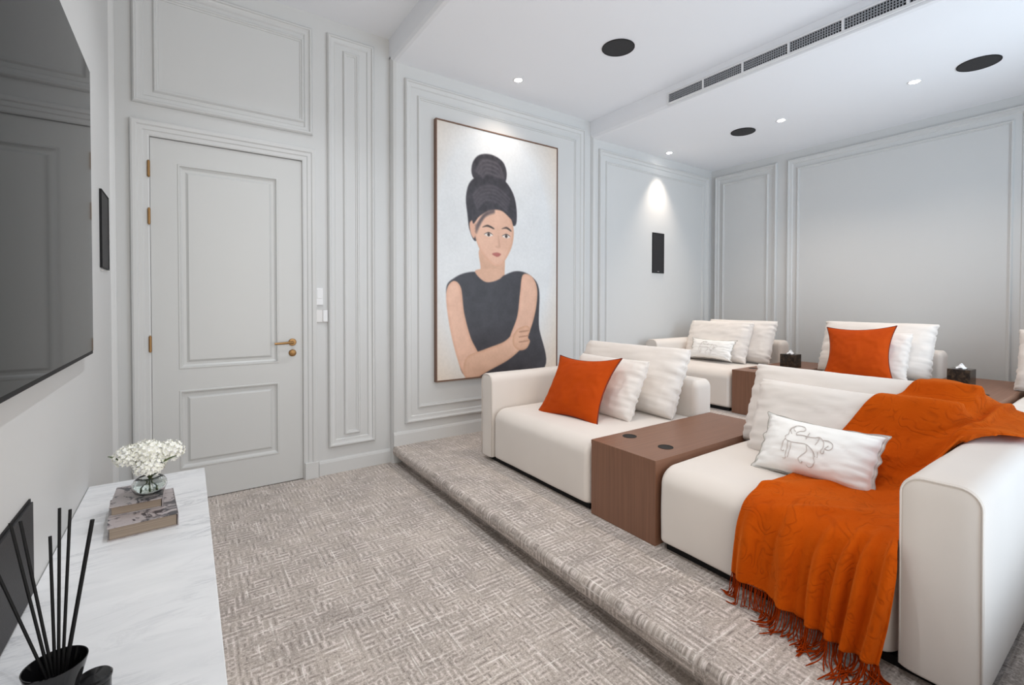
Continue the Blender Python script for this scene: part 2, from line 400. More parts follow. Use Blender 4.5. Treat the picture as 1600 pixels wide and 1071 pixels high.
wl = G().box(-.15, 0, YN-.1, .15, 0, H).out('wall_left', 'paint', kind='structure')
fl = G().box(-.15, .160, 0, .15, 0, H).box(1.078, X1+.05, 0, .15, 0, H).box(.16, 1.078, 0, .15, 2.405, H).box(.1, 1.2, .15, .2, 0, 2.5).out('wall_far_left', 'paint', kind='structure')
def portal_wall(name, x0, x1, yf, z0, z1):
    ch = .035
    V = []; P = [(x0, .15), (x0, yf+ch), (x0+ch*.35, yf+ch*.25), (x0+ch, yf), (x1, yf), (x1, .15)]
    for z in (z0, z1): V += [(x, y, z) for x, y in P]
    n = len(P); F = [tuple(range(n)), tuple(range(n, 2*n))]+[(i, (i+1) % n, (i+1) % n+n, i+n) for i in range(n)]
    return link(name, V, F, 'paint', kind='structure')
fm = portal_wall('wall_far_middle', X1, X2+.05, YF1, 0, Z1+.05)
fr = portal_wall('wall_far_right', X2, XB+.05, YF2, 0, Z2+.05)
wr = G().box(XB, XB+.15, YN-.1, .15, 0, Z2+.05).out('wall_right', 'paint', kind='structure')
# near wall: glazed opening the daylight comes through
wn = G().box(-.15, .45, YN-.15, YN, 0, H).box(5.65, XB+.1, YN-.15, YN, 0, H).box(.45, 5.65, YN-.15, YN, 0, .3).box(.45, 5.65, YN-.15, YN, 3.0, H)
wn.out('wall_near', 'paint', kind='structure')
wf = G().frame((0, YN-.03, 0), (1, 0, 0), (0, 0, 1), (0, 1, 0), .45, .3, 5.65, 3.0, [(0, -.05), (0, .02), (.05, .02), (.05, -.05)])
for x in (1.75, 3.05, 4.35): wf.box(x-.03, x+.03, YN-.09, YN-.02, .3, 3.0)
wf.out('window_1', 'white_plastic', kind='structure')

G().box(-.15, X1+.1, YN-.15, .15, H, H+.1).out('ceiling', 'ceil', kind='structure')
def portal_ceiling(name, x0, x1, z, top):
    ch = .035; P = [(x0, top), (x0, z+ch), (x0+ch*.35, z+ch*.25), (x0+ch, z), (x1, z), (x1, top)]; V = []
    for y in (YN-.15, .15): V += [(x, y, zz) for x, zz in P]
    n = len(P); F = [tuple(range(n)), tuple(range(n, 2*n))]+[(i, (i+1) % n, (i+1) % n+n, i+n) for i in range(n)]
    return link(name, V, F, 'ceil', kind='structure')
portal_ceiling('ceiling_middle', X1, X2+.1, Z1, H+.1)
portal_ceiling('ceiling_rear', X2, XB+.15, Z2, H+.1)

# mouldings --------------------------------------------------------
BIG = [(0, 0), (0, .016), (.004, .024), (.012, .030), (.020, .028), (.024, .018), (.030, .013), (.040, .010), (.052, .010), (.056, .006), (.060, 0)]
SMALL = [(0, 0), (.004, .010), (.010, .017), (.018, .016), (.022, .008), (.030, .006), (.032, 0)]
def panel(parent, o, u, v, n, u0, v0, u1, v1, prof):
    g = G().frame(o, u, v, n, u0, v0, u1, v1, prof)
    ob = g.out('panel_moulding', 'paint', parent, smooth=True, sharp=28); return ob
FU = ((1, 0, 0), (0, 0, 1), (0, -1, 0))
o = (0, 0, 0)
panel(fl, o, *FU, .086, 2.60, 1.143, 3.40, BIG); panel(fl, o, *FU, .19, 2.685, 1.088, 3.315, SMALL)
panel(fl, o, *FU, 1.247, .206, 1.610, 3.41, BIG); panel(fl, o, *FU, 1.365, .288, 1.493, 3.312, SMALL)
o = (0, YF1, 0)
panel(fm, o, *FU, 1.842, .322, 3.872, 3.205, BIG); panel(fm, o, *FU, 1.955, .437, 3.757, 3.09, SMALL)
o = (0, YF2, 0)
panel(fr, o, *FU, 4.045, .44, 6.105, 3.03, BIG); panel(fr, o, *FU, 4.155, .55, 5.995, 2.92, SMALL)
BU = ((0, -1, 0), (0, 0, 1), (-1, 0, 0)); o = (XB, 0, 0)
for a, b in ((.17, .992), (1.111, 3.10), (3.21, 4.03)):
    panel(wr, o, *BU, a, .44, b, 3.035, BIG); panel(wr, o, *BU, a+.105, .545, b-.105, 2.93, SMALL)
LU = ((0, 1, 0), (0, 0, 1), (1, 0, 0)); o = (0, 0, 0)
panel(wl, o, *LU, -.24, .10, -.12, 3.40, SMALL)

def skirting(name, pts, z0, h=.115, th=.015):
    """board along a polyline of (x, y), room on its right-hand side"""
    g = G()
    for (x0, y0, x1, y1) in pts:
        d = Vector((x1-x0, y1-y0, 0)).normalized(); n = Vector((d.y, -d.x, 0))
        prof = [(0, 0), (th, 0), (th, h-.022), (th-.003, h-.016), (th-.003, h-.012), (th*.45, h-.003), (th*.4, h), (0, h)]
        V = []
        for bx, by in ((x0, y0), (x1, y1)): V += [(bx+n.x*t, by+n.y*t, z0+z) for t, z in prof]
        m = len(prof); g.add(V, [(i, (i+1) % m, (i+1) % m+m, i+m) for i in range(m)]+[tuple(range(m)), tuple(range(m, 2*m))])
    return g.out(name, 'paint', kind='structure')
skirting('baseboard_far', [(1.178, 0, X1, 0)], 0)
skirting('baseboard_far_middle', [(X1+.004, YF1, X2, YF1)], S1)
skirting('baseboard_far_right', [(X2, YF2, XB, YF2)], S2)
skirting('baseboard_right', [(XB, YF2, XB, YN)], S2, .26)
skirting('baseboard_left', [(0, -1.06, 0, 0), (0, YN, 0, -3.35)], 0)

# door ----------------------------------------------------------------
d = shell('door_1', (.62, 0, 0))
g = G()
def cas(prof, u0, u1, v1, yo):           # casing around three sides
    V = []; m = len(prof)
    for t, hh in prof:
        V += [(u0-t, -hh+yo, 0), (u0-t, -hh+yo, v1+t), (u1+t, -hh+yo, v1+t), (u1+t, -hh+yo, 0)]
    F = [(i*4+j, i*4+j+1, (i+1)*4+j+1, (i+1)*4+j) for i in range(m-1) for j in range(3)]
    g.add(V, F)
cas([(-.002, -.03), (-.002, .012), (.006, .016), (.028, .016), (.034, .022), (.056, .024), (.064, .032), (.082, .034), (.092, .030), (.092, 0)], .168, 1.070, 2.403, 0)
g.out('door_casing', 'paint', d, smooth=True, sharp=25)
G().box(1.074, 1.170, -.042, 0, 0, .125, .003).out('plinth_block', 'paint', d)
G().box(.070, .164, -.042, 0, 0, .125, .003).out('plinth_block', 'paint', d)
L0, L1, LT = .172, 1.067, 2.397
px = (.312, .908); pz = ((.222, .752), (.893, 2.250)); yf = .004
g = G().box(L0, px[0], yf, .044, .006, LT).box(px[1], L1, yf, .044, .006, LT)
for a, b in ((.006, pz[0][0]), (pz[0][1], pz[1][0]), (pz[1][1], LT)): g.box(px[0], px[1], yf, .044, a, b)
g.box(px[0]-.01, px[1]+.01, yf+.02, yf+.03, .1, 2.3)
leaf = g.out('door_leaf', 'door', d)
for a, b in pz:
    g = G().frame((0, yf, 0), *FU, px[0], a, px[1], b, [(0, 0), (.004, .004), (.012, .004), (.018, -.008), (.028, -.015), (.044, -.016), (.05, -.012), (.058, -.003), (.060, -.002)])
    x0, x1, z0, z1 = px[0]+.060, px[1]-.060, a+.060, b-.060
    g.add([(x0, yf+.002, z0), (x1, yf+.002, z0), (x1, yf+.002, z1), (x0, yf+.002, z1)], [(0, 1, 2, 3)])
    g.out('raised_panel', 'door', leaf, smooth=True, sharp=20)
hd = G().lathe((.997, yf, 1.042), [(.027, 0), (.027, -.006), (.024, -.009), (.010, -.010), (.010, -.045)], 24, 'y').tube([(.997, -.042, 1.042), (.975, -.050, 1.042), (.93, -.053, 1.040), (.872, -.053, 1.038)], [.010, .0095, .009, .0085], 10).out('door_handle', 'brass', d, smooth=True, sharp=40)
G().lathe((.997, yf, .962), [(.026, 0), (.026, -.006), (.022, -.009), (0.009, -.010), (0.008, -.016), (0, -.017)], 24, 'y').out('lock_rosette', 'brass', d, smooth=True, sharp=40)
for z in (2.19, 1.888, 1.07, .22): G().tube([(.166, -.020, z-.048), (.166, -.020, z+.048)], .0085, 10).tube([(.166, -.020, z-.054), (.166, -.020, z+.054)], .005, 8).out('hinge', 'brass', d, smooth=True, sharp=40)

# ------------------------------------------------------------------ wall fittings
t = thing('room_control', 'slim white upright wall control plate beside the door', 'switch', (1.187, 0, 1.38))
G().box(1.160, 1.212, -.016, 0, 1.318, 1.450, .004).out('plate', 'white_plastic', t)
G().box(1.168, 1.204, -.019, -.014, 1.37, 1.44, .002).out('display', 'white_plastic', t)
t = thing('light_switch', 'squarish grey and white wall switch just below the slim plate', 'switch', (1.203, 0, 1.234))
G().box(1.160, 1.247, -.012, 0, 1.186, 1.284, .003).out('plate', 'grey_plastic', t)
G().box(1.208, 1.243, -.020, -.010, 1.190, 1.280, .003).out('rocker', 'white_plastic', t)

def flat_speaker(label, o, u, v, n, u0, v0, u1, v1):
    o, u, v, n = map(Vector, (o, u, v, n)); c = o+u*(u0+u1)/2+v*(v0+v1)/2
    t = thing('wall_speaker', label, 'speaker', c[:])
    G().frame(o, u, v, n, u0, v0, u1, v1, [(0, 0), (0, .010), (.006, .010), (.006, .004)]).out('rim', 'black', t)
    q = [(o+u*a+v*b+n*.007)[:] for a, b in ((u0+.005, v0+.005), (u1-.005, v0+.005), (u1-.005, v1-.005), (u0+.005, v1-.005))]
    q += [(o+u*a+v*b)[:] for a, b in ((u0+.005, v0+.005), (u1-.005, v0+.005), (u1-.005, v1-.005), (u0+.005, v1-.005))]
    G().add(q, [(0, 1, 2, 3), (4, 5, 6, 7), (0, 1, 5, 4), (1, 2, 6, 5), (2, 3, 7, 6), (3, 0, 4, 7)]).out('grille', 'grille', t)
    return t
t = flat_speaker('narrow black speaker set in the panelled wall right of the portrait', (0, YF2, 0), *FU, 4.955, 1.705, 5.172, 2.195)
G().box(5.050, 5.078, YF2-.0095, YF2-.006, 1.722, 1.728).out('badge', 'grey_plastic', t)
flat_speaker('narrow black speaker on the wall between television and door', (0, 0, 0), *LU, -.658, 1.515, -.385, 1.915)
t = thing('centre_speaker', 'long low black speaker panel in the wall above the marble console', 'speaker', (0, -2.65, .53))
G().box(0, .004, -3.28, -2.016, .534, .797).out('rim', 'black', t)
G().box(.003, .010, -3.272, -2.024, .541, .790, .001).out('grille', 'grille', t)

# television
t = thing('television', 'very large black wall mounted flat television', 'television', (0, -2.2, 1.7))
G().box(.0, .008, -2.9, -1.5, 1.3, 2.1).out('wall_bracket', 'black', t)
G().box(.006, .030, -3.28, -1.149, 1.119, 2.317, .002).out('casing', 'black', t)
G().box(.029, .0315, -3.272, -1.155, 1.134, 2.311).out('screen', 'screen', t)

# ceiling fittings
for i, (x, y, z, e) in enumerate(DOWN):
    lb = ['small round downlight in the ceiling above the portrait', 'small round downlight over the corner beside the black wall speaker',
          'small round downlight in the middle of the rear ceiling, second from the far wall', 'small round downlight next to the large right-hand ceiling speaker'][i]
    t = thing('downlight', lb, 'light', (x, y, z), 'recessed ceiling downlights')
    G().lathe((x, y, z), [(.030, .0), (.040, -.001), (.043, -.004), (.046, -.004), (.048, 0)], 24).out('trim_ring', 'white_plastic', t, smooth=True)
    G().lathe((x, y, z-.002), [(.031, 0), (0, 0)], 24).out('bulb', 'lit', t)
for i, (x, y, z) in enumerate([(3.092, -1.288, Z1), (5.09, -1.170, Z2), (5.165, -2.949, Z2)]):
    lb = ['round black ceiling speaker above the front sofa, nearest the portrait', 'round black ceiling speaker between the two downlights of the rear ceiling', 'round black ceiling speaker at the far right of the rear ceiling'][i]
    t = thing('ceiling_speaker', lb, 'speaker', (x, y, z), 'round ceiling speakers')
    r = (.125, .118, .125)[i]
    G().lathe((x, y, z), [(r, 0), (r, -.005), (r-.005, -.006), (r-.006, -.004)], 40).out('rim', 'black', t, smooth=True)
    G().lathe((x, y, z-.001), [(r-.005, -.003), (0, -.004)], 40).out('grille', 'grille', t)
t = thing('air_vent', 'long white framed air vent strip along the bulkhead', 'vent', (X2, -2.4, 3.2))
vz0, vz1, vy0, vy1 = 3.150, 3.262, -1.085, -3.98
G().box(X2-.004, X2+.001, vy1+.01, vy0-.01, vz0+.01, vz1-.01).out('shade_backing', 'vent_shade', t)  # dark sheet on the bulkhead, painted shade of the vent openings
G().frame((X2, 0, 0), (0, -1, 0), (0, 0, 1), (-1, 0, 0), -vy0, vz0, -vy1, vz1, [(0, 0), (0, .012), (.004, .014), (.018, .014), (.020, .004)]).out('frame', 'white_plastic', t)
k = 0
y = vy0-.02
while y > vy1:
    ye = max(y-.350, vy1+.02)
    if ye > vy1+.03: G().box(X2-.016, X2-.003, ye-.008, ye+.008, vz0+.018, vz1-.018).out('divider', 'white_plastic', t)
    g = G(); yy = y-.01
    while yy > ye+.01: g.box(X2-.013, X2-.004, yy-.0028, yy+.0028, vz0+.018, vz1-.018); yy -= .0165
    for zz in (3.188, 3.206, 3.224): g.box(X2-.011, X2-.004, ye, y, zz-.003, zz+.003)
    g.out('grille_section', 'vent_fin', t); y -= .350

# ------------------------------------------------------------------ portrait: a plain generic painted figure
PX0, PX1, PZ0, PZ1, PY = 2.108, 3.466, .648, 2.926, YF1-.035
def portrait():
    W, Hh = 272, 456; yy, xx = np.mgrid[0:Hh, 0:W]; X = (xx+.5)/W*60; Y = (yy+.5)/Hh*100
    rng = np.random.default_rng(3)
    def sm(scale, amp):
        a = rng.random((int(Hh/scale)+3, int(W/scale)+3)); iy = yy/scale; ix = xx/scale; y0 = iy.astype(int); x0 = ix.astype(int); fy = iy-y0; fx = ix-x0
        fy = fy*fy*(3-2*fy); fx = fx*fx*(3-2*fx)
        return ((a[y0, x0]*(1-fx)+a[y0, x0+1]*fx)*(1-fy)+(a[y0+1, x0]*(1-fx)+a[y0+1, x0+1]*fx)*fy-.5)*2*amp
    img = np.zeros((Hh, W, 3)); img[:] = (222, 224, 226)
    # falloff of the downlight scallop painted in as cream canvas corners
    e = np.clip((np.hypot((X-28)/36, (Y-46)/60)-.78)*2.2, 0, 1)[..., None]; img = img*(1-e)+np.array((226, 208, 190))*e
    def poly(pts, n=10):       # closed smooth curve
        P = []; m = len(pts)
        for i in range(m):
            p0, p1, p2, p3 = (np.array(pts[(i+k) % m], float) for k in (-1, 0, 1, 2))
            for j in range(n):
                t_ = j/n; P.append(.5*((2*p1)+(-p0+p2)*t_+(2*p0-5*p1+4*p2-p3)*t_**2+(-p0+3*p1-3*p2+p3)*t_**3))
        return np.array(P)
    def fill(pts, col, var=0, sc_=10, soft=.25, light=None, smooth=True):
        nonlocal img
        P = poly(pts) if smooth else np.array(pts, float)
        x0, x1 = P[:, 0].min()-1, P[:, 0].max()+1; y0, y1 = P[:, 1].min()-1, P[:, 1].max()+1
        m = (X > x0) & (X < x1) & (Y > y0) & (Y < y1); px_, py_ = X[m], Y[m]
        ins = np.zeros(px_.shape, bool); dist = np.full(px_.shape, 1e9)
        for i in range(len(P)):
            a, b = P[i-1], P[i]
            cnd = ((a[1] > py_) != (b[1] > py_)); xi = (b[0]-a[0])*(py_-a[1])/((b[1]-a[1]) if b[1] != a[1] else 1e-9)+a[0]; ins ^= cnd & (px_ < xi)
            dd = b-a; tt = np.clip(((px_-a[0])*dd[0]+(py_-a[1])*dd[1])/max(dd@dd, 1e-9), 0, 1); dist = np.minimum(dist, np.hypot(px_-a[0]-tt*dd[0], py_-a[1]-tt*dd[1]))
        sd = np.where(ins, dist, -dist); al = np.clip(sd/soft*.5+.5, 0, 1)[:, None]
        c = np.array(col, float)[None]+np.zeros((len(px_), 1))
        if var: c = c+(sm(sc_, var)[m])[:, None]
        if light: # painted tone across the form: (nx, ny, amount)
            c = c+(((px_-P[:, 0].mean())*light[0]+(py_-P[:, 1].mean())*light[1])*light[2])[:, None]
            c = c-np.clip(1.3-dist, 0, 1.3)[:, None]*np.array((9, 13, 15))
        img[m] = img[m]*(1-al)+c*al
    skin = (228, 184, 160)
    HAIR = (56, 52, 58); DR = (58, 56, 62)
    fill([(16.5, 20), (15.5, 15), (18.5, 10.5), (24.5, 9), (30.5, 11), (32.5, 16), (30.5, 21), (24, 22)], HAIR, 9, 5)
    fill([(13.5, 35), (12.8, 28), (14.5, 22), (19, 18.5), (24.5, 17.5), (31, 18.5), (35.5, 23), (37.5, 29), (37.5, 36), (35, 37), (30, 33), (22, 37), (17.5, 45), (14.5, 41)], HAIR, 9, 6)
    fill([(19.5, 48), (30.5, 50), (31.5, 58), (32, 64), (19, 64), (19.6, 56)], (212, 168, 142), 5)                       # neck
    fill([(4, 66), (8, 60), (17, 57.5), (26, 60), (37, 56.5), (45, 58), (50, 64), (50, 80), (52, 100), (14, 100), (10, 84)], DR, 5, 12)    # plain sleeveless dress
    fill([(17, 57.2), (22, 61.5), (29, 60), (31, 56.5), (24, 56)], (216, 172, 146), 4)                # neckline
    fill([(16.5, 36), (19, 33), (26, 30.5), (33, 32), (36, 38), (35.5, 45), (32.5, 51), (29, 54.5), (25, 54), (20, 49.5), (17, 43)], skin, 4, 14, light=(-.3, -.1, 1.5))  # face
    fill([(14.5, 38), (16.5, 37), (17.5, 41), (16.5, 44), (15, 42)], (220, 172, 148), 3)              # ear
    fill([(16, 38), (16, 30), (22, 26), (30, 26), (36, 31), (36, 35), (30, 31.5), (24, 32), (19, 35)], HAIR, 9, 5)       # side-swept front hair
    def curve(p, wd, col):
        q = catm(p); L = [(x-wd*.3, y-wd*.5) for x, y in q]+[(x+wd*.3, y+wd*.5) for x, y in q[::-1]]; fill(L, col, 6, 4, .8, smooth=False)
    def catm(p, n=8):
        out = []
        for i in range(len(p)-1):
            p0, p1, p2, p3 = (np.array(p[min(max(i+k, 0), len(p)-1)], float) for k in (-1, 0, 1, 2))
            for j in range(n):
                t_ = j/n; out.append(tuple(.5*((2*p1)+(-p0+p2)*t_+(2*p0-5*p1+4*p2-p3)*t_**2+(-p0+3*p1-3*p2+p3)*t_**3)))
        return out+[p[-1]]
    for k_ in range(5): curve([(16+k_*.5, 27+k_*1.2), (20+k_*.4, 23+k_*1.3), (27, 22+k_*1.5), (34-k_*.4, 26+k_*1.3)], .45, (96, 90, 96))
    for k_ in range(4): curve([(17.5+k_, 17+k_*.6), (21+k_*.6, 12.2+k_*1.5), (28-k_*.3, 12.5+k_*1.6), (31-k_*.8, 17.5)], .45, (104, 98, 104))
    for k_ in range(3): curve([(26, 31.5+k_*.5), (22-k_*.5, 33.5+k_*.8), (17.5, 39+k_*1.2)], .4, (84, 74, 78))
    fill([(20.5, 39.2), (23, 38.0), (26, 39.0), (25.8, 39.5), (23, 38.8)], (70, 58, 54)); fill([(30, 39), (32.5, 38.0), (34.8, 39.2), (34.6, 39.7), (32.4, 38.8)], (70, 58, 54))   # brows
    for cx_ in (23.5, 32.3):
        fill([(cx_-2, 42), (cx_, 41.1), (cx_+2, 42), (cx_, 42.8)], (236, 226, 220), 0, 8, .2); fill([(cx_-.7, 42), (cx_, 41.2), (cx_+.7, 42), (cx_, 42.7)], (60, 46, 42), 0, 8, .2)
        fill([(cx_-2.2, 42), (cx_, 40.9), (cx_+2.1, 41.9), (cx_, 41.3)], (60, 50, 48), 0, 8, .2)
    fill([(28.2, 42), (29.4, 46.2), (28.6, 47.1), (26.9, 46.8), (27.6, 46.4), (28.2, 46.3)], (206, 160, 138), 0, 8, .4)
    fill([(25.2, 49.8), (27.5, 49.1), (29.6, 49.7), (27.7, 50.9)], (176, 100, 92), 2, 8, .25)          # mouth
    # arms: left arm down, forearms crossed in the lap
    fill([(4, 66), (7, 61.5), (10.5, 64), (12, 74), (15, 84), (19, 92), (17, 99), (12, 99), (8.5, 91), (5.2, 78)], skin, 5, 12, light=(-.4, 0, 2))
    fill([(41, 58), (46, 58.5), (49, 64), (48, 74), (44, 84), (38, 90), (34, 86), (38, 76), (39.5, 66)], skin, 5, 12, light=(-.4, 0, 2))
    fill([(12, 99), (13, 92), (22, 89), (31, 86.5), (37, 83), (42, 85), (41, 89), (34, 94), (24, 98), (16, 101)], (226, 182, 156), 5, 12, light=(0, -.3, 2))
    fill([(36, 84), (39, 81), (43.5, 80), (45, 82), (44, 85), (45, 87), (43, 90), (39, 90.5), (36, 88)], (222, 176, 148), 5, 8, light=(0, -.3, 2))      # hand
    for a in range(3): fill([(39.5, 82.3+a*2.2), (44, 82+a*2.2), (44, 82.35+a*2.2), (39.5, 82.8+a*2.2)], (176, 128, 104), 0, 8, .25)
    img = np.clip(img+sm(3, 3)[..., None]+sm(30, 3)[..., None], 0, 255)/255
    lin = np.where(img < .04045, img/12.92, ((img+.055)/1.055)**2.4)
    me = bpy.data.meshes.new('canvas'); t = thing('portrait_painting', 'tall framed portrait of a dark-haired woman in black dress', 'painting', ((PX0+PX1)/2, YF1, PZ0))
    gx = np.linspace(PX0+.012, PX1-.012, W+1); gz = np.linspace(PZ1-.012, PZ0+.012, Hh+1)
    V = np.stack([*np.meshgrid(gx, gz)], -1).reshape(-1, 2); n = len(V)
    V = np.stack([V[:, 0]-t.location.x, np.full(n, PY-.004)-t.location.y, V[:, 1]-t.location.z], 1)
    i, j = np.mgrid[0:Hh, 0:W]; a = (i*(W+1)+j).ravel(); Fq = np.stack([a, a+W+1, a+W+2, a+1], 1)
    me.vertices.add(n); me.vertices.foreach_set('co', V.ravel().astype('f4')); m = len(Fq)
    me.loops.add(m*4); me.loops.foreach_set('vertex_index', Fq.ravel().astype('i4')); me.polygons.add(m); me.polygons.foreach_set('loop_start', (np.arange(m)*4).astype('i4')); me.update(calc_edges=True); me.validate()
    vc = np.ones((Hh+1, W+1, 4)); vc[:Hh, :W, :3] = lin; vc[Hh, :W, :3] = lin[-1]; vc[:Hh, W, :3] = lin[:, -1]; vc[Hh, W, :3] = lin[-1, -1]
    at = me.color_attributes.new('paint', 'FLOAT_COLOR', 'POINT'); at.data.foreach_set('color', vc.ravel().astype('f4'))
    s = N('oil_paint_canvas'); ca = s.n('ShaderNodeVertexColor', layer_name='paint'); s.l(ca.outputs[0], s.b.inputs['Base Color']); s.b.inputs['Roughness'].default_value = .45
    s.bump(s.noise(s.coord(), 350, 2), .1, .001); me.materials.append(s.m)
    o = bpy.data.objects.new('canvas', me); C.objects.link(o); o.parent = t
    G().box(PX0+.01, PX1-.01, PY-.003, YF1-.001, PZ0+.01, PZ1-.01).out('stretcher', 'frame_wood', t)
    G().frame((0, YF1, 0), *FU, PX0, PZ0, PX1, PZ1, [(0, 0), (0, .045), (.010, .045), (.010, .030)]).out('frame', 'frame_wood', t)
portrait()

# ------------------------------------------------------------------ marble console and what stands on it
t = thing('media_console', 'long white marble topped low console under the television', 'console', (.21, -2.2, 0))
CE, CZ = -1.076, .528
G().box(0.002, .422, -3.34, CE, CZ-.03, CZ, .002).out('marble_top', 'marble', t)
G().box(0.002, .400, -3.33, CE-.01, .06, CZ-.03).out('body', 'paint', t)
G().box(0.03, .37, -3.28, CE-.05, 0, .06).out('plinth', 'black', t)
for k in range(4):
    a = CE-.015-k*.578; G().box(.399, .414, a-.57, a, .07, CZ-.036, .002).out('drawer_front', 'paint', t)

def book(label, c, sx, sy, hh, ang, mats):
    t = thing('book', label, 'book', c, 'books stacked on the console'); t.rotation_euler = (0, 0, ang)
    x, y, z = c; g = G()
    def B(nm, mt, *b, bev=.001):
        q = G().box(*b, bev); q.out(nm, mt, t)
    B('page_block', 'pages', x-sx/2+.006, x+sx/2-.005, y-sy/2+.005, y+sy/2-.005, z+.003, z+hh-.003)
    B('cover', mats[1], x-sx/2, x+sx/2, y-sy/2, y+sy/2, z, z+.003)
    B('cover', mats[0], x-sx/2, x+sx/2, y-sy/2, y+sy/2, z+hh-.003, z+hh)
    B('spine', mats[1], x+sx/2-.003, x+sx/2+.001, y-sy/2, y+sy/2, z, z+hh)
    return t
BL = (.219, -1.600, CZ); book('larger lower book with thick page block on the marble console', BL, .195, .30, .045, math.radians(4), ('book_cover_light', 'book_cover_plain'))
BU_ = (.203, -1.535, CZ+.0455); book('smaller book lying on top under the glass vase', BU_, .152, .225, .034, math.radians(0), ('book_cover_light', 'book_cover_plain'))
vc = (.236, -1.560, CZ+.0795+.0005)
t = thing('glass_vase', 'low round clear glass vase standing on the two books', 'vase', vc)
G().lathe(vc, [(.0, 0), (.030, 0), (.046, .008), (.055, .026), (.054, .042), (.045, .056), (.034, .063), (.031, .063), (.041, .054), (.050, .041), (.051, .027), (.042, .011), (.028, .006), (0, .006)], 40).out('bowl', 'glass', t, smooth=True)
s = N('vase_water'); s.base((0.9, .96, .93), .01); s.b.inputs['Transmission Weight'].default_value = 1; s.b.inputs['IOR'].default_value = 1.33; M['water'] = s.m
G().lathe(vc, [(0, .007), (.028, .007), (.041, .0115), (.0495, .027), (.0485, .036), (0, .036)], 32).out('water', 'water', t, smooth=True)
t = thing('flower_bouquet', 'round bunch of small white and cream flowers in the vase', 'flowers', (vc[0], vc[1], vc[2]+.01))
base = Vector((vc[0], vc[1], vc[2]+.02)); fc = Vector((vc[0]-.002, vc[1]-.01, vc[2]+.135))
heads = [(Vector((-.050, .0, .018)), .046), (Vector((.0, -.01, .028)), .052), (Vector((.058, .0, .016)), .047), (Vector((-.005, .04, .010)), .048), (Vector((.005, -.040, -.018)), .042)]
for hi, (off, R) in enumerate(heads):
    g = G(); cc = fc+off; rr = random.Random(hi)
    for k in range(75):
        zz = 1-2*(k+.5)/75*.86; a = k*2.399; rad = math.sqrt(max(0, 1-zz*zz)); nrm = Vector((rad*math.cos(a), rad*math.sin(a), zz))
        p = cc+Vector((nrm.x*1.05, nrm.y, nrm.z*.78))*R*(1+rr.uniform(-.1, .12)); a1 = nrm.orthogonal().normalized(); a2 = nrm.cross(a1); ph = rr.uniform(0, 6)
        for q in range(5):   # five cupped petals
            th = ph+q*2*PI/5; dr = a1*math.cos(th)+a2*math.sin(th); sd = nrm.cross(dr); L = .0105*rr.uniform(.85, 1.2)
            g.add([(p)[:], (p+dr*L*.55+sd*L*.38+nrm*.002)[:], (p+dr*L+nrm*.005)[:], (p+dr*L*.55-sd*L*.38+nrm*.002)[:]], [(0, 1, 2, 3)])
    # solid heart so that the head is not see-through
    g.lathe(cc[:], [(R*.82*math.cos(b), R*.62*math.sin(b)) for b in np.linspace(-PI/2, PI/2, 9)], 14)
    g.out('blossom_head', 'petal', t)
    G().tube([(base+Vector((off.x*-.35, off.y*-.35, -.005)))[:], (base+Vector((off.x*.1, off.y*.1, .045)))[:], (cc-Vector((0, 0, R*.5)))[:]], .0022, 6).out('stem', 'leaf', t, smooth=True)
def leafg(p0, p1, w, up=.004):
    p0, p1 = Vector(p0), Vector(p1); d = p1-p0; sd = d.cross(Vector((0, -.2, 1))).normalized(); V = []; F = []; n = 8
    for i in range(n+1):
        t_ = i/n; c_ = p0+d*t_+Vector((0, 0, up*math.sin(t_*PI))); ww = w*math.sin(PI*min(1, t_*.93+.05))**.8
        V += [(c_-sd*ww)[:], (c_+Vector((0, 0, -.002)))[:], (c_+sd*ww)[:]]
        if i: F += [(3*i-3, 3*i-2, 3*i+1, 3*i), (3*i-2, 3*i-1, 3*i+2, 3*i+1)]
    G().add(V, F).out('leaf', 'leaf', t, smooth=True)
leafg(fc+Vector((-.072, -.01, .0)), fc+Vector((-.115, -.02, .034)), .009)
leafg(fc+Vector((.022, -.052, -.022)), fc+Vector((.088, -.07, .014)), .010)
leafg(base+Vector((0, 0, .035)), base+Vector((-.026, -.04, .078)), .010)
leafg(base+Vector((0, -.01, .032)), base+Vector((.026, -.04, .066)), .009)

# reed diffuser
dc = (.142, -2.575, CZ)
t = thing('diffuser_bowl', 'flared glossy black diffuser bowl at the near end of the console', 'bowl', dc)
G().lathe(dc, [(0, 0), (.030, 0), (.031, .004), (.033, .040), (.048, .098), (.0485, .102), (.0465, .102), (.030, .045), (.0, .040)], 48).out('bowl', 'blackglass', t, smooth=True, sharp=50)
tops = [(.050, .850, -.0), (.072, .905, .02), (.088, .908, .01), (.133, .873, -.01), (.143, .918, .015), (.161, .916, .0), (.197, .893, -.02)]
bots = [(.126, .60), (.130, .605), (.136, .60), (.139, .60), (.144, .60), (.150, .60), (.154, .60)]
labs = ['black reed leaning farthest left', 'second black reed from the left, leaning left', 'third black reed from the left, leaning left beside the second', 'shortest upright black reed',
        'upright black reed right of the shortest', 'tall black reed leaning slightly right', 'thickest black reed leaning farthest right']
for (xt, zt, dy), (xb, zb), lb in zip(tops, bots, labs):
    k = 1.35 if dy == -.02 else 1
    p0 = Vector((xb, -2.56, zb)); p1 = Vector((xt, -2.54+dy, zt)); d = (p1-p0)/(zt-zb)
    q = p0-d*.05
    o = G().tube([q[:], p0[:], p1[:]], .0027*k, 8).out('diffuser_reed', 'black', smooth=True, sharp=40); tag(o, lb+' in the diffuser bowl', 'reed', 'reeds in the diffuser bowl')
lc = (.196, -2.560, CZ)
t = thing('lidded_jar', 'small round glossy black jar with lid beside the diffuser bowl', 'jar', lc)
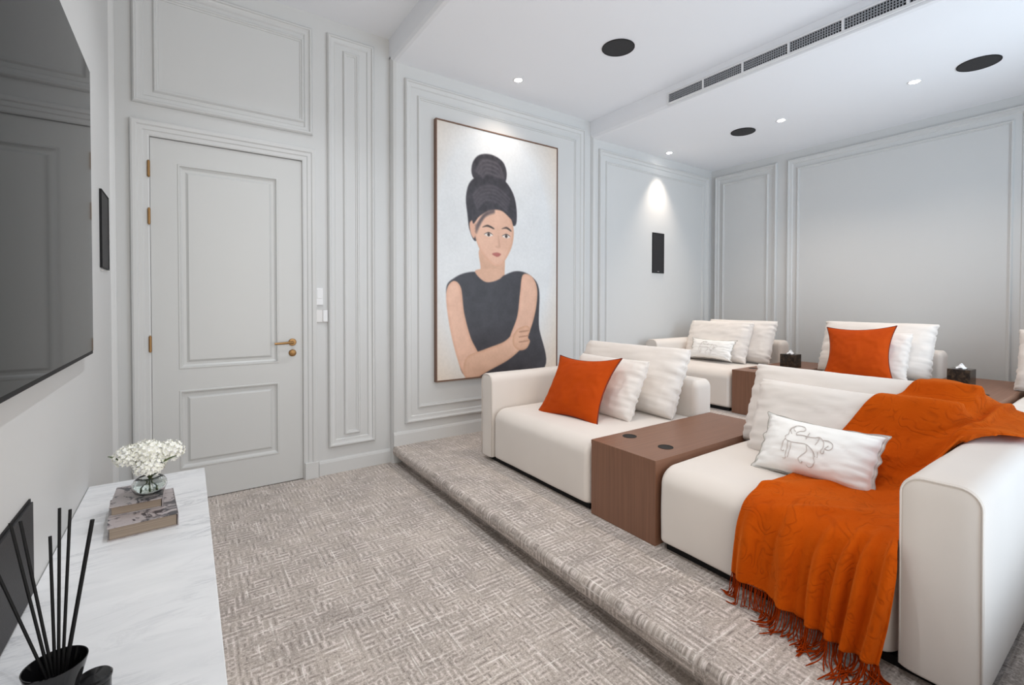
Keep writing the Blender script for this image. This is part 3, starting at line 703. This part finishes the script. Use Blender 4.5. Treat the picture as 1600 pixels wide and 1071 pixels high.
G().lathe(lc, [(0, 0), (.026, 0), (.028, .003), (.028, .030), (.026, .032), (0, .032)], 32).out('body', 'blackglass', t, smooth=True, sharp=40)
G().lathe((lc[0], lc[1], lc[2]+.0325), [(0, 0), (.029, 0), (.030, .003), (.030, .007), (.027, .010), (0, .011)], 32).out('lid', 'blackglass', t, smooth=True, sharp=40)

# ------------------------------------------------------------------ sofas and the walnut tables between them
def sofa(label, fx, z0, ya, yb, arm_l=0, arm_r=0, seed=0, depth=1.2):
    """ya > yb; arms stand outside ya / yb"""
    t = thing('sofa_module', label, 'sofa', (fx+.6, (ya+yb)/2, z0), 'cream sofa modules')
    top = z0+.405; ht = z0+.655
    V, F = rbox(fx, fx+depth-.2, yb+.003, ya-.003, z0+.028, top, (.10, .03, .05, .05, .03, .085), soft=.012, seed=seed, m=14)
    link('seat', lump(V, .0025, 5, seed), F, 'sofa_linen', t, smooth=True)
    V, F = rbox(fx+depth-.205, fx+depth, yb+.002, ya-.002, z0+.028, ht, (.04, .05, .04, .04, .02, .06), m=10, soft=.004)
    link('backrest', lump(V, .003, 5, seed+2), F, 'sofa_linen', t, smooth=True)
    for s_, w_ in ((1, arm_l), (-1, arm_r)):
        if not w_: continue
        y0, y1 = (ya, ya+w_) if s_ > 0 else (yb-w_, yb)
        V, F = rbox(fx-.004, fx+depth, y0+.001, y1, z0+.028, ht, (.012, .04, .055, .055, .012, .062), m=10, soft=.0, seed=seed+5)
        arm = link('armrest', lump(V, .003, 4, seed+s_), F, 'sofa_linen', t, smooth=True)
        q = []; ins = .004; yl, yh, zl, zh, r = y0+.001+ins, y1-ins, z0+.028+ins, ht-ins, .056
        q.append((fx, yl, zl+.01)); q += [(fx, yl+r-r*math.cos(b_), zh-r+r*math.sin(b_)) for b_ in np.linspace(0, PI/2, 8)]
        q += [(fx, yh-r+r*math.sin(b_), zh-r+r*math.cos(b_)) for b_ in np.linspace(0, PI/2, 8)]; q.append((fx, yh, zl+.01))
        link_ = G().tube(lump(q, .003, 4, seed+s_), .0028, 6).out('welt', 'sofa_linen', arm, smooth=True)
    a = ya+arm_l; b = yb-arm_r
    G().box(fx+.04, fx+depth-.04, b+.04, a-.04, z0, z0+.032).out('base', 'black', t)  # black inset block stands in for the shadow gap under the sofa
    return t
FX, RX = 2.205, 4.70
sofa('cream front sofa module with left armrest below the portrait', FX, S1, -.872, -1.918, arm_l=.15, seed=1)
sofa('cream front sofa module with right armrest, under the rust throw', FX, S1, -2.374, -3.335, arm_r=.20, seed=2)
sofa('cream rear sofa module in the far corner with left armrest', RX, S2, -.395, -1.290, arm_l=.155, seed=3)
sofa('armless cream rear sofa module between two walnut tables', RX, S2, -1.745, -2.650, seed=4)
sofa('cream rear sofa module cut off at the right edge', RX, S2, -3.165, -4.00, seed=5)

def side_table(label, x0, x1, ya, yb, z0, zt, cups):
    t = thing('side_table', label, 'table', ((x0+x1)/2, (ya+yb)/2, z0), 'walnut tables between the sofa modules')
    th = .022
    bm = bmesh.new(); E = []
    def loop(pts):
        vs = [bm.verts.new((x, y, zt)) for x, y in pts]
        for i in range(len(vs)): E.append(bm.edges.new((vs[i-1], vs[i])))
        return vs
    outer = loop([(x0, yb), (x1, yb), (x1, ya), (x0, ya)])
    holes = [loop([(cx+.038*math.cos(2*PI*k/32), cy+.038*math.sin(2*PI*k/32)) for k in range(32)]) for cx, cy in cups]
    bmesh.ops.triangle_fill(bm, use_beauty=True, edges=E)
    bmesh.ops.delete(bm, geom=[f for f in bm.faces if any((f.calc_center_median().xy-Vector(c)).length < .0375 for c in cups)], context='FACES_ONLY')
    for vs in [outer]+holes:
        lo = [bm.verts.new((v.co.x, v.co.y, zt-th)) for v in vs]
        for i in range(len(vs)): bm.faces.new((vs[i-1], vs[i], lo[i], lo[i-1]))
    bm.verts.index_update()
    V = [v.co[:] for v in bm.verts]; F = [[v.index for v in f.verts] for f in bm.faces]; bm.free()
    link('table_top', V, F, 'wood', t)
    G().box(x0+.001, x0+.02, yb+.001, ya-.001, z0+.002, zt-.0005).out('front_panel', 'wood', t)
    G().box(x0+.02, x1, ya-.02, ya-.001, z0+.002, zt-th).out('side_panel', 'wood', t)
    G().box(x0+.02, x1, yb+.001, yb+.02, z0+.002, zt-th).out('side_panel', 'wood', t)
    for cx, cy in cups:
        G().lathe((cx, cy, zt), [(.0405, .0), (.0405, .0015), (.0375, .0015), (.0365, -.02), (.0355, -.065), (0, -.066)], 32).out('cup_holder', 'bronze', t, smooth=True, sharp=40)
    return t
side_table('walnut table with two cup holders between the front sofa modules', FX+.007, 3.36, -1.922, -2.370, S1, .567, [(2.438, -2.004), (2.438, -2.255)])
side_table('walnut table at the rear left, holding the smaller-looking tissue box', RX+.005, 5.95, -1.296, -1.740, S2, .688, [(4.95, -1.375), (4.95, -1.61)])
side_table('walnut table at the rear right, holding the nearer tissue box', RX+.005, 5.95, -2.656, -3.160, S2, .688, [(4.975, -2.80), (4.975, -3.03)])

def tissue(label, x, y, z, ang):
    t = thing('tissue_box', label, 'tissue box', (x, y, z), 'dark tissue boxes on the rear tables')
    h = .07; g = G().box(x-h, x+h, y-h, y+h, z, z+.135, .004)
    g.out('box', 'darkbox', t)
    G().lathe((x, y, z+.135), [(.036, 0), (.036, .0015), (.028, .0015), (.028, 0.0003)], 28).out('slot_rim', 'bronze', t)
    V = []; F = []; n = 14
    for i in range(n+1):
        for j in range(n+1):
            a, b = i/n*2-1, j/n*2-1; r = math.hypot(a, b)
            V.append((x+a*.016*(1+.8*abs(b))+.008*noise.noise(Vector((a*2, b*2, x))), y+b*.030+.012*noise.noise(Vector((a*2, b*2, 5))), z+.134+.040*max(0, 1-r*.8)+.018*noise.noise(Vector((a*2.5+x, b*2.5, 2)))*max(0, 1.2-r)))
    for i in range(n):
        for j in range(n): F.append((i*(n+1)+j, i*(n+1)+j+1, (i+1)*(n+1)+j+1, (i+1)*(n+1)+j))
    link('tissue', V, F, 'tissue_paper', t, smooth=True)
    t.rotation_euler = (0, 0, ang)
tissue('dark marbled tissue box beside the far corner sofa module', 5.345, -1.55, .6885, math.radians(-4))
tissue('dark marbled tissue box nearer the right edge of the photo', 5.34, -2.845, .6885, math.radians(-3))

# ------------------------------------------------------------------ cushions
GB, GW, GO, GE = 'large cream back cushions', 'medium white cushions', 'rust velvet cushions', 'embroidered white lumbar pillows'
def big(label, c, W, Hh, T, lean, seed, group=GB, **k):
    kw = dict(pinch=.02, p=6, q=.42, seed=seed, wrinkle=.006, edge_wr=.014); kw.update(k)
    return cushion(label, group, W, Hh, T, c, (lean, 0, 1), piping='cushion_linen', pr=.0035, **kw)
big('large cream back cushion behind the rust cushion on the front left sofa module', (3.10, -1.375, .785), 1.00, .50, .20, .46, 1, sag=.0)
big('medium white cushion between rust and large cream cushion, front left sofa module', (2.815, -1.425, .745), .66, .43, .15, .50, 2, group=GW, pinch=.03, p=4.5)
big('large rear cream back cushion partly under the rust throw', (3.10, -2.85, .755), .98, .46, .20, .42, 3)
big('front cream back cushion behind the large embroidered pillow', (2.915, -2.905, .722), .84, .41, .17, .42, 4)
big('cream back cushion on far corner sofa module, rear of two', (5.50, -.90, .915), .80, .48, .18, .40, 5)
big('cream back cushion behind the small embroidered pillow, far corner', (5.33, -.745, .905), .76, .47, .18, .42, 6)
big('large cream back cushion on the armless rear module', (5.49, -2.215, .925), .86, .50, .20, .42, 7)
big('medium white cushion half hidden behind the rear rust cushion', (5.31, -2.235, .885), .58, .42, .14, .42, 8, group=GW, pinch=.03, p=4.5)
big('cream back cushion cut off by the right edge', (5.49, -3.56, .915), .86, .48, .20, .42, 9)
def rust(label, c, W, Hh, T, lean, seed, roll, wv=(0, -1, 0)):
    return cushion(label, GO, W, Hh, T, c, (lean, 0, 1), wv=wv, mat='velvet', piping='piping', pr=.0045, pinch=.17, p=2.2, q=.6, seed=seed, wrinkle=.007, roll=roll)
rust('rust velvet cushion on the front left sofa module', (2.585, -1.390, .742), .57, .49, .15, .62, 11, math.radians(3), wv=(.09, -1, 0))
rust('rust velvet cushion on the armless rear sofa module', (5.165, -2.20, .905), .53, .49, .15, .42, 12, math.radians(4))

HORSE = [  # embroidered outline of a walking horse, (u, v) in -1..1 of the pillow
    [(-.60, .22), (-.60, .46), (-.54, .66), (-.44, .78), (-.32, .78), (-.25, .66), (-.27, .54), (-.36, .50), (-.42, .38), (-.40, .28)],
    [(-.48, .76), (-.52, .58), (-.46, .44)], [(-.54, .66), (-.58, .46), (-.53, .30)],
    [(-.60, .22), (-.65, .10), (-.60, -.04), (-.48, -.08), (-.32, -.06), (-.16, -.04), (-.05, -.12), (.06, -.28), (.13, -.50)],
    [(-.40, .28), (-.26, .32), (-.12, .30), (.02, .32), (.12, .38), (.20, .28), (.24, .10), (.24, -.06)],
    [(-.64, .04), (-.67, -.22), (-.68, -.48), (-.63, -.56), (-.60, -.50)], [(-.55, -.08), (-.54, -.36), (-.55, -.68), (-.52, -.84), (-.60, -.86)], [(-.47, -.08), (-.47, -.44), (-.48, -.80)],
    [(-.12, -.08), (-.08, -.30), (-.15, -.52), (-.22, -.72), (-.16, -.90), (-.12, -.82)], [(.06, -.28), (.11, -.58), (.14, -.74), (.09, -.94), (.01, -.98), (-.03, -.90)], [(.16, -.26), (.17, -.50)],
    [(-.12, .50), (-.15, .32), (-.17, .18)], [(.12, .38), (.10, .20), (.06, .02)], [(.20, .30), (.31, .32), (.41, .22), (.43, .04), (.36, -.08), (.29, -.04), (.34, .10)], [(.24, -.06), (.22, -.24), (.28, -.26), (.28, -.04)]]
def embroidered(label, c, W, Hh, T, hv, wv, seed, roll=0, sc_=.72, off=(.04, .06)):
    t, pt = cushion(label, GE, W, Hh, T, c, hv, wv=wv, mat='pillow_cotton', piping='cord_trim', pr=.0022, pinch=.09, p=2.6, q=.5, seed=seed, wrinkle=.006, flange=.055, edge_wr=.018, roll=roll, name='lumbar_pillow')
    cen = pt(0, 0, 1)+(pt(0, 0, 1)-pt(0, 0, -1))
    side = 1 if (pt(0, 0, 1)-pt(0, 0, -1)).x < 0 else -1
    g = G(); nrm = (pt(0, 0, side)-pt(0, 0, -side)).normalized()
    for pl in HORSE:
        P = []; m = len(pl)
        for i in range(m-1):
            p0, p1, p2, p3 = pl[max(i-1, 0)], pl[i], pl[i+1], pl[min(i+2, m-1)]
            for q in range(5):
                t_ = q/5; P.append([.5*((2*p1[k])+(-p0[k]+p2[k])*t_+(2*p0[k]-5*p1[k]+4*p2[k]-p3[k])*t_**2+(-p0[k]+3*p1[k]-3*p2[k]+p3[k])*t_**3) for k in (0, 1)])
        P.append(pl[-1])
        g.tube([(pt(a*sc_+off[0], b*sc_+off[1], side)+nrm*.0022)[:] for a, b in P], .0015, 5)
    g.out('embroidery', 'embroidery_thread', t, smooth=True)
    return t
embroidered('large embroidered white lumbar pillow resting against the rust throw', (2.625, -2.915, .676), .50, .285, .16, (.62, 0, 1), (.02, -1, 0), 21, roll=math.radians(-1))
embroidered('small-looking embroidered lumbar pillow on the far corner sofa module', (5.145, -.79, .822), .56, .25, .11, (.45, 0, 1), (-.03, -1, 0), 22)

# ------------------------------------------------------------------ rust throw with fringe
def catmull(P, n):
    P = [np.array(p, float) for p in P]; m = len(P); out = []
    for s_ in np.linspace(0, m-1-1e-9, n):
        i = int(s_); t_ = s_-i; p0, p1, p2, p3 = P[max(i-1, 0)], P[i], P[min(i+1, m-1)], P[min(i+2, m-1)]
        out.append(.5*((2*p1)+(-p0+p2)*t_+(2*p0-5*p1+4*p2-p3)*t_**2+(-p0+3*p1-3*p2+p3)*t_**3))
    return out
def throw():
    rows = [
        [(3.44, -3.10, .62), (3.44, -3.20, .62), (3.44, -3.30, .62), (3.44, -3.42, .62), (3.44, -3.52, .60), (3.44, -3.58, .55)],
        [(3.36, -3.17, .90), (3.37, -3.21, .90), (3.38, -3.29, .88), (3.43, -3.42, .83), (3.43, -3.50, .81), (3.43, -3.55, .78)],
        [(3.23, -3.17, .975), (3.24, -3.22, .975), (3.24, -3.30, .955), (3.28, -3.39, .865), (3.28, -3.50, .828), (3.27, -3.555, .79)],
        [(3.09, -3.12, .93), (3.10, -3.17, .935), (3.12, -3.28, .92), (3.16, -3.37, .850), (3.12, -3.49, .828), (3.12, -3.555, .80)],
        [(2.94, -3.03, .86), (2.96, -3.11, .865), (2.98, -3.25, .86), (3.00, -3.36, .835), (3.00, -3.46, .828), (3.02, -3.545, .81)],
        [(2.80, -2.93, .72), (2.80, -3.05, .73), (2.81, -3.19, .74), (2.86, -3.31, .80), (2.88, -3.39, .828), (2.92, -3.47, .828)],
        [(2.68, -2.87, .595), (2.68, -3.02, .60), (2.70, -3.15, .61), (2.71, -3.26, .64), (2.71, -3.31, .72), (2.78, -3.365, .820)],
        [(2.50, -2.85, .572), (2.50, -2.98, .575), (2.50, -3.10, .578), (2.50, -3.20, .580), (2.50, -3.28, .60), (2.50, -3.325, .645)],
        [(2.32, -2.835, .570), (2.32, -2.96, .574), (2.32, -3.08, .576), (2.32, -3.18, .577), (2.32, -3.26, .582), (2.32, -3.325, .60)],
        [(2.215, -2.825, .530), (2.215, -2.95, .534), (2.215, -3.07, .536), (2.215, -3.17, .536), (2.215, -3.25, .537), (2.205, -3.335, .56)],
        [(2.182, -2.815, .45), (2.178, -2.94, .45), (2.175, -3.05, .45), (2.172, -3.15, .45), (2.170, -3.24, .46), (2.168, -3.345, .50)],
        [(2.175, -2.805, .34), (2.168, -2.93, .335), (2.160, -3.04, .33), (2.155, -3.14, .33), (2.150, -3.23, .33), (2.145, -3.335, .35)],
        [(2.170, -2.80, .245), (2.160, -2.92, .235), (2.145, -3.04, .22), (2.135, -3.14, .21), (2.125, -3.22, .20), (2.118, -3.315, .205)]]
    nu, nv = 110, 190
    R = [catmull(r, nu) for r in rows]; grid = np.array([catmull([R[k][i] for k in range(len(rows))], nv) for i in range(nu)])   # nu x nv x 3
    du = np.gradient(grid, axis=0); dv = np.gradient(grid, axis=1); nrm = np.cross(du, dv); nrm /= np.linalg.norm(nrm, axis=2, keepdims=True)+1e-9
    # make normals point away from the sofa (towards -X / +Z)
    sgn = np.sign(nrm[..., 2]*1.0-nrm[..., 0]*.8); nrm *= sgn[..., None]
    u = np.linspace(0, 1, nu)[:, None]+np.zeros((1, nv)); v = np.linspace(0, 1, nv)[None]+np.zeros((nu, 1))
    hang = np.clip((v-.70)/.2, 0, 1)
    fold = .5+.5*np.sin(u*39+3*np.sin(u*5+v*2)+v*2); fold2 = .5+.5*np.sin(u*71+v*6+1)
    dsp = .003+hang*(.036*fold**2.2+.007*fold2)
    for i in range(nu):
        for j in range(nv):
            p = grid[i, j]; n1 = noise.noise(Vector(p*4)); n2 = noise.noise(Vector((p[0]*9+p[1]*6, p[1]*9-p[0]*5, p[2]*9)))
            seat = math.exp(-((v[i, j]-.62)/.13)**2); dsp[i, j] += .004*abs(n2)+seat*.012*max(0, math.sin(u[i, j]*16+v[i, j]*38+4*n1))**2*(.4+n1+.5)
            # diagonal crease over the back cushion
            cr = math.exp(-(((u[i, j]-.62)-(v[i, j]-.25)*.3)/.022)**2)*np.clip((.46-v[i, j])/.1, 0, 1); dsp[i, j] += .018*cr
    from mathutils.bvhtree import BVHTree
    bpy.context.view_layer.update(); trees = []
    for ob in bpy.data.objects:
        if ob.type == 'MESH' and ob.parent and (ob.name.split('.')[0] in ('cover', 'seat', 'armrest', 'backrest')):
            mw = ob.matrix_world; vs = [mw @ v.co for v in ob.data.vertices]; c0 = sum(vs, Vector())/len(vs)
            if 2.2 < c0.x < 3.5 and -3.6 < c0.y < -2.6 and ob.parent['category'] in ('sofa', 'cushion') and not ob.parent.name.startswith('lumbar'):
                trees.append(BVHTree.FromPolygons(vs, [p.vertices[:] for p in ob.data.polygons]))
    def push(A, gap):
        for i in range(nu):
            for j in range(nv):
                if v[i, j] < .12: nn = Vector((0.35, 0, .94))
                elif v[i, j] > .8: nn = Vector((-1, 0, .05))
                else: nn = Vector((-.55, 0, .83)) if v[i, j] < .5 else Vector(nrm[i, j])
                nn.normalize(); p = Vector(A[i, j]); st = p+nn*.25
                for tr in trees:
                    h = tr.ray_cast(st, -nn, .25+gap)
                    if h[0] is not None:
                        q_ = h[0]+nn*gap
                        if (q_-p).dot(nn) > 0: p = q_
                A[i, j] = p
        return A
    A = push(grid.copy(), .004)
    for it in range(3):
        for k2 in range(4):
            Bv = A.copy(); Bv[1:-1, 1:-1] = (A[:-2, 1:-1]+A[2:, 1:-1]+A[1:-1, :-2]+A[1:-1, 2:]+A[1:-1, 1:-1]*2)/6; Bv[0, 1:-1] = (A[0, :-2]+A[0, 2:]+A[0, 1:-1]*2)/4; Bv[-1, 1:-1] = (A[-1, :-2]+A[-1, 2:]+A[-1, 1:-1]*2)/4; A = Bv
        A = push(A, .004)
    grid = A
    P = grid+nrm*dsp[..., None]
    V = P.reshape(-1, 3).tolist(); F = [(i*nv+j, (i+1)*nv+j, (i+1)*nv+j+1, i*nv+j+1) for i in range(nu-1) for j in range(nv-1)]
    t = thing('throw_blanket', 'rust orange fringed throw draped over the front right sofa module', 'blanket', (2.5, -3.05, S1))
    o = link('cloth', V, F, 'throw', t, smooth=True)
    md = o.modifiers.new('thickness', 'SOLIDIFY'); md.thickness = .006; md.offset = 1
    # fringe: twisted tassels hanging from the hem and trailing over the carpet
    g = G(); rr = random.Random(5); n = 125
    for k in range(n):
        q = k/(n-1); i = q*(nu-1); a = int(i); b = min(a+1, nu-1); h = P[a, -1]*(1-(i-a))+P[b, -1]*(i-a); h = Vector(h)
        spread = .02+.10*q*rr.random()+.02*rr.random(); sl = rr.uniform(-.035, .04)+.03*math.sin(q*23)
        if q < .22: spread = .012*rr.random()
        fz = S1+.004+.010*rr.random()
        m1 = Vector((h.x-.006, h.y+rr.uniform(-.006, .006), (h.z+fz)/2)); m2 = Vector((h.x-.012-spread*.3, h.y+sl*.3, fz+.002)); m3 = Vector((h.x-.01-spread, h.y+sl, fz))
        pts = catmull([h, m1, m2, m3], 9); g.tube([tuple(p) for p in pts], [.0019]*7+[.0026, .0016], 5)
        if q > .86 and k % 2 == 0:
            pts = catmull([h, Vector((h.x, h.y-.01, fz+.02)), Vector((h.x+.01, h.y-.05, fz)), Vector((h.x-.005+rr.uniform(-.02, .02), h.y-.10-rr.uniform(0, .04), fz))], 9); g.tube([tuple(p) for p in pts], .0024, 5)
    g.out('fringe', 'fringe', t, smooth=True, kind='stuff')
throw()
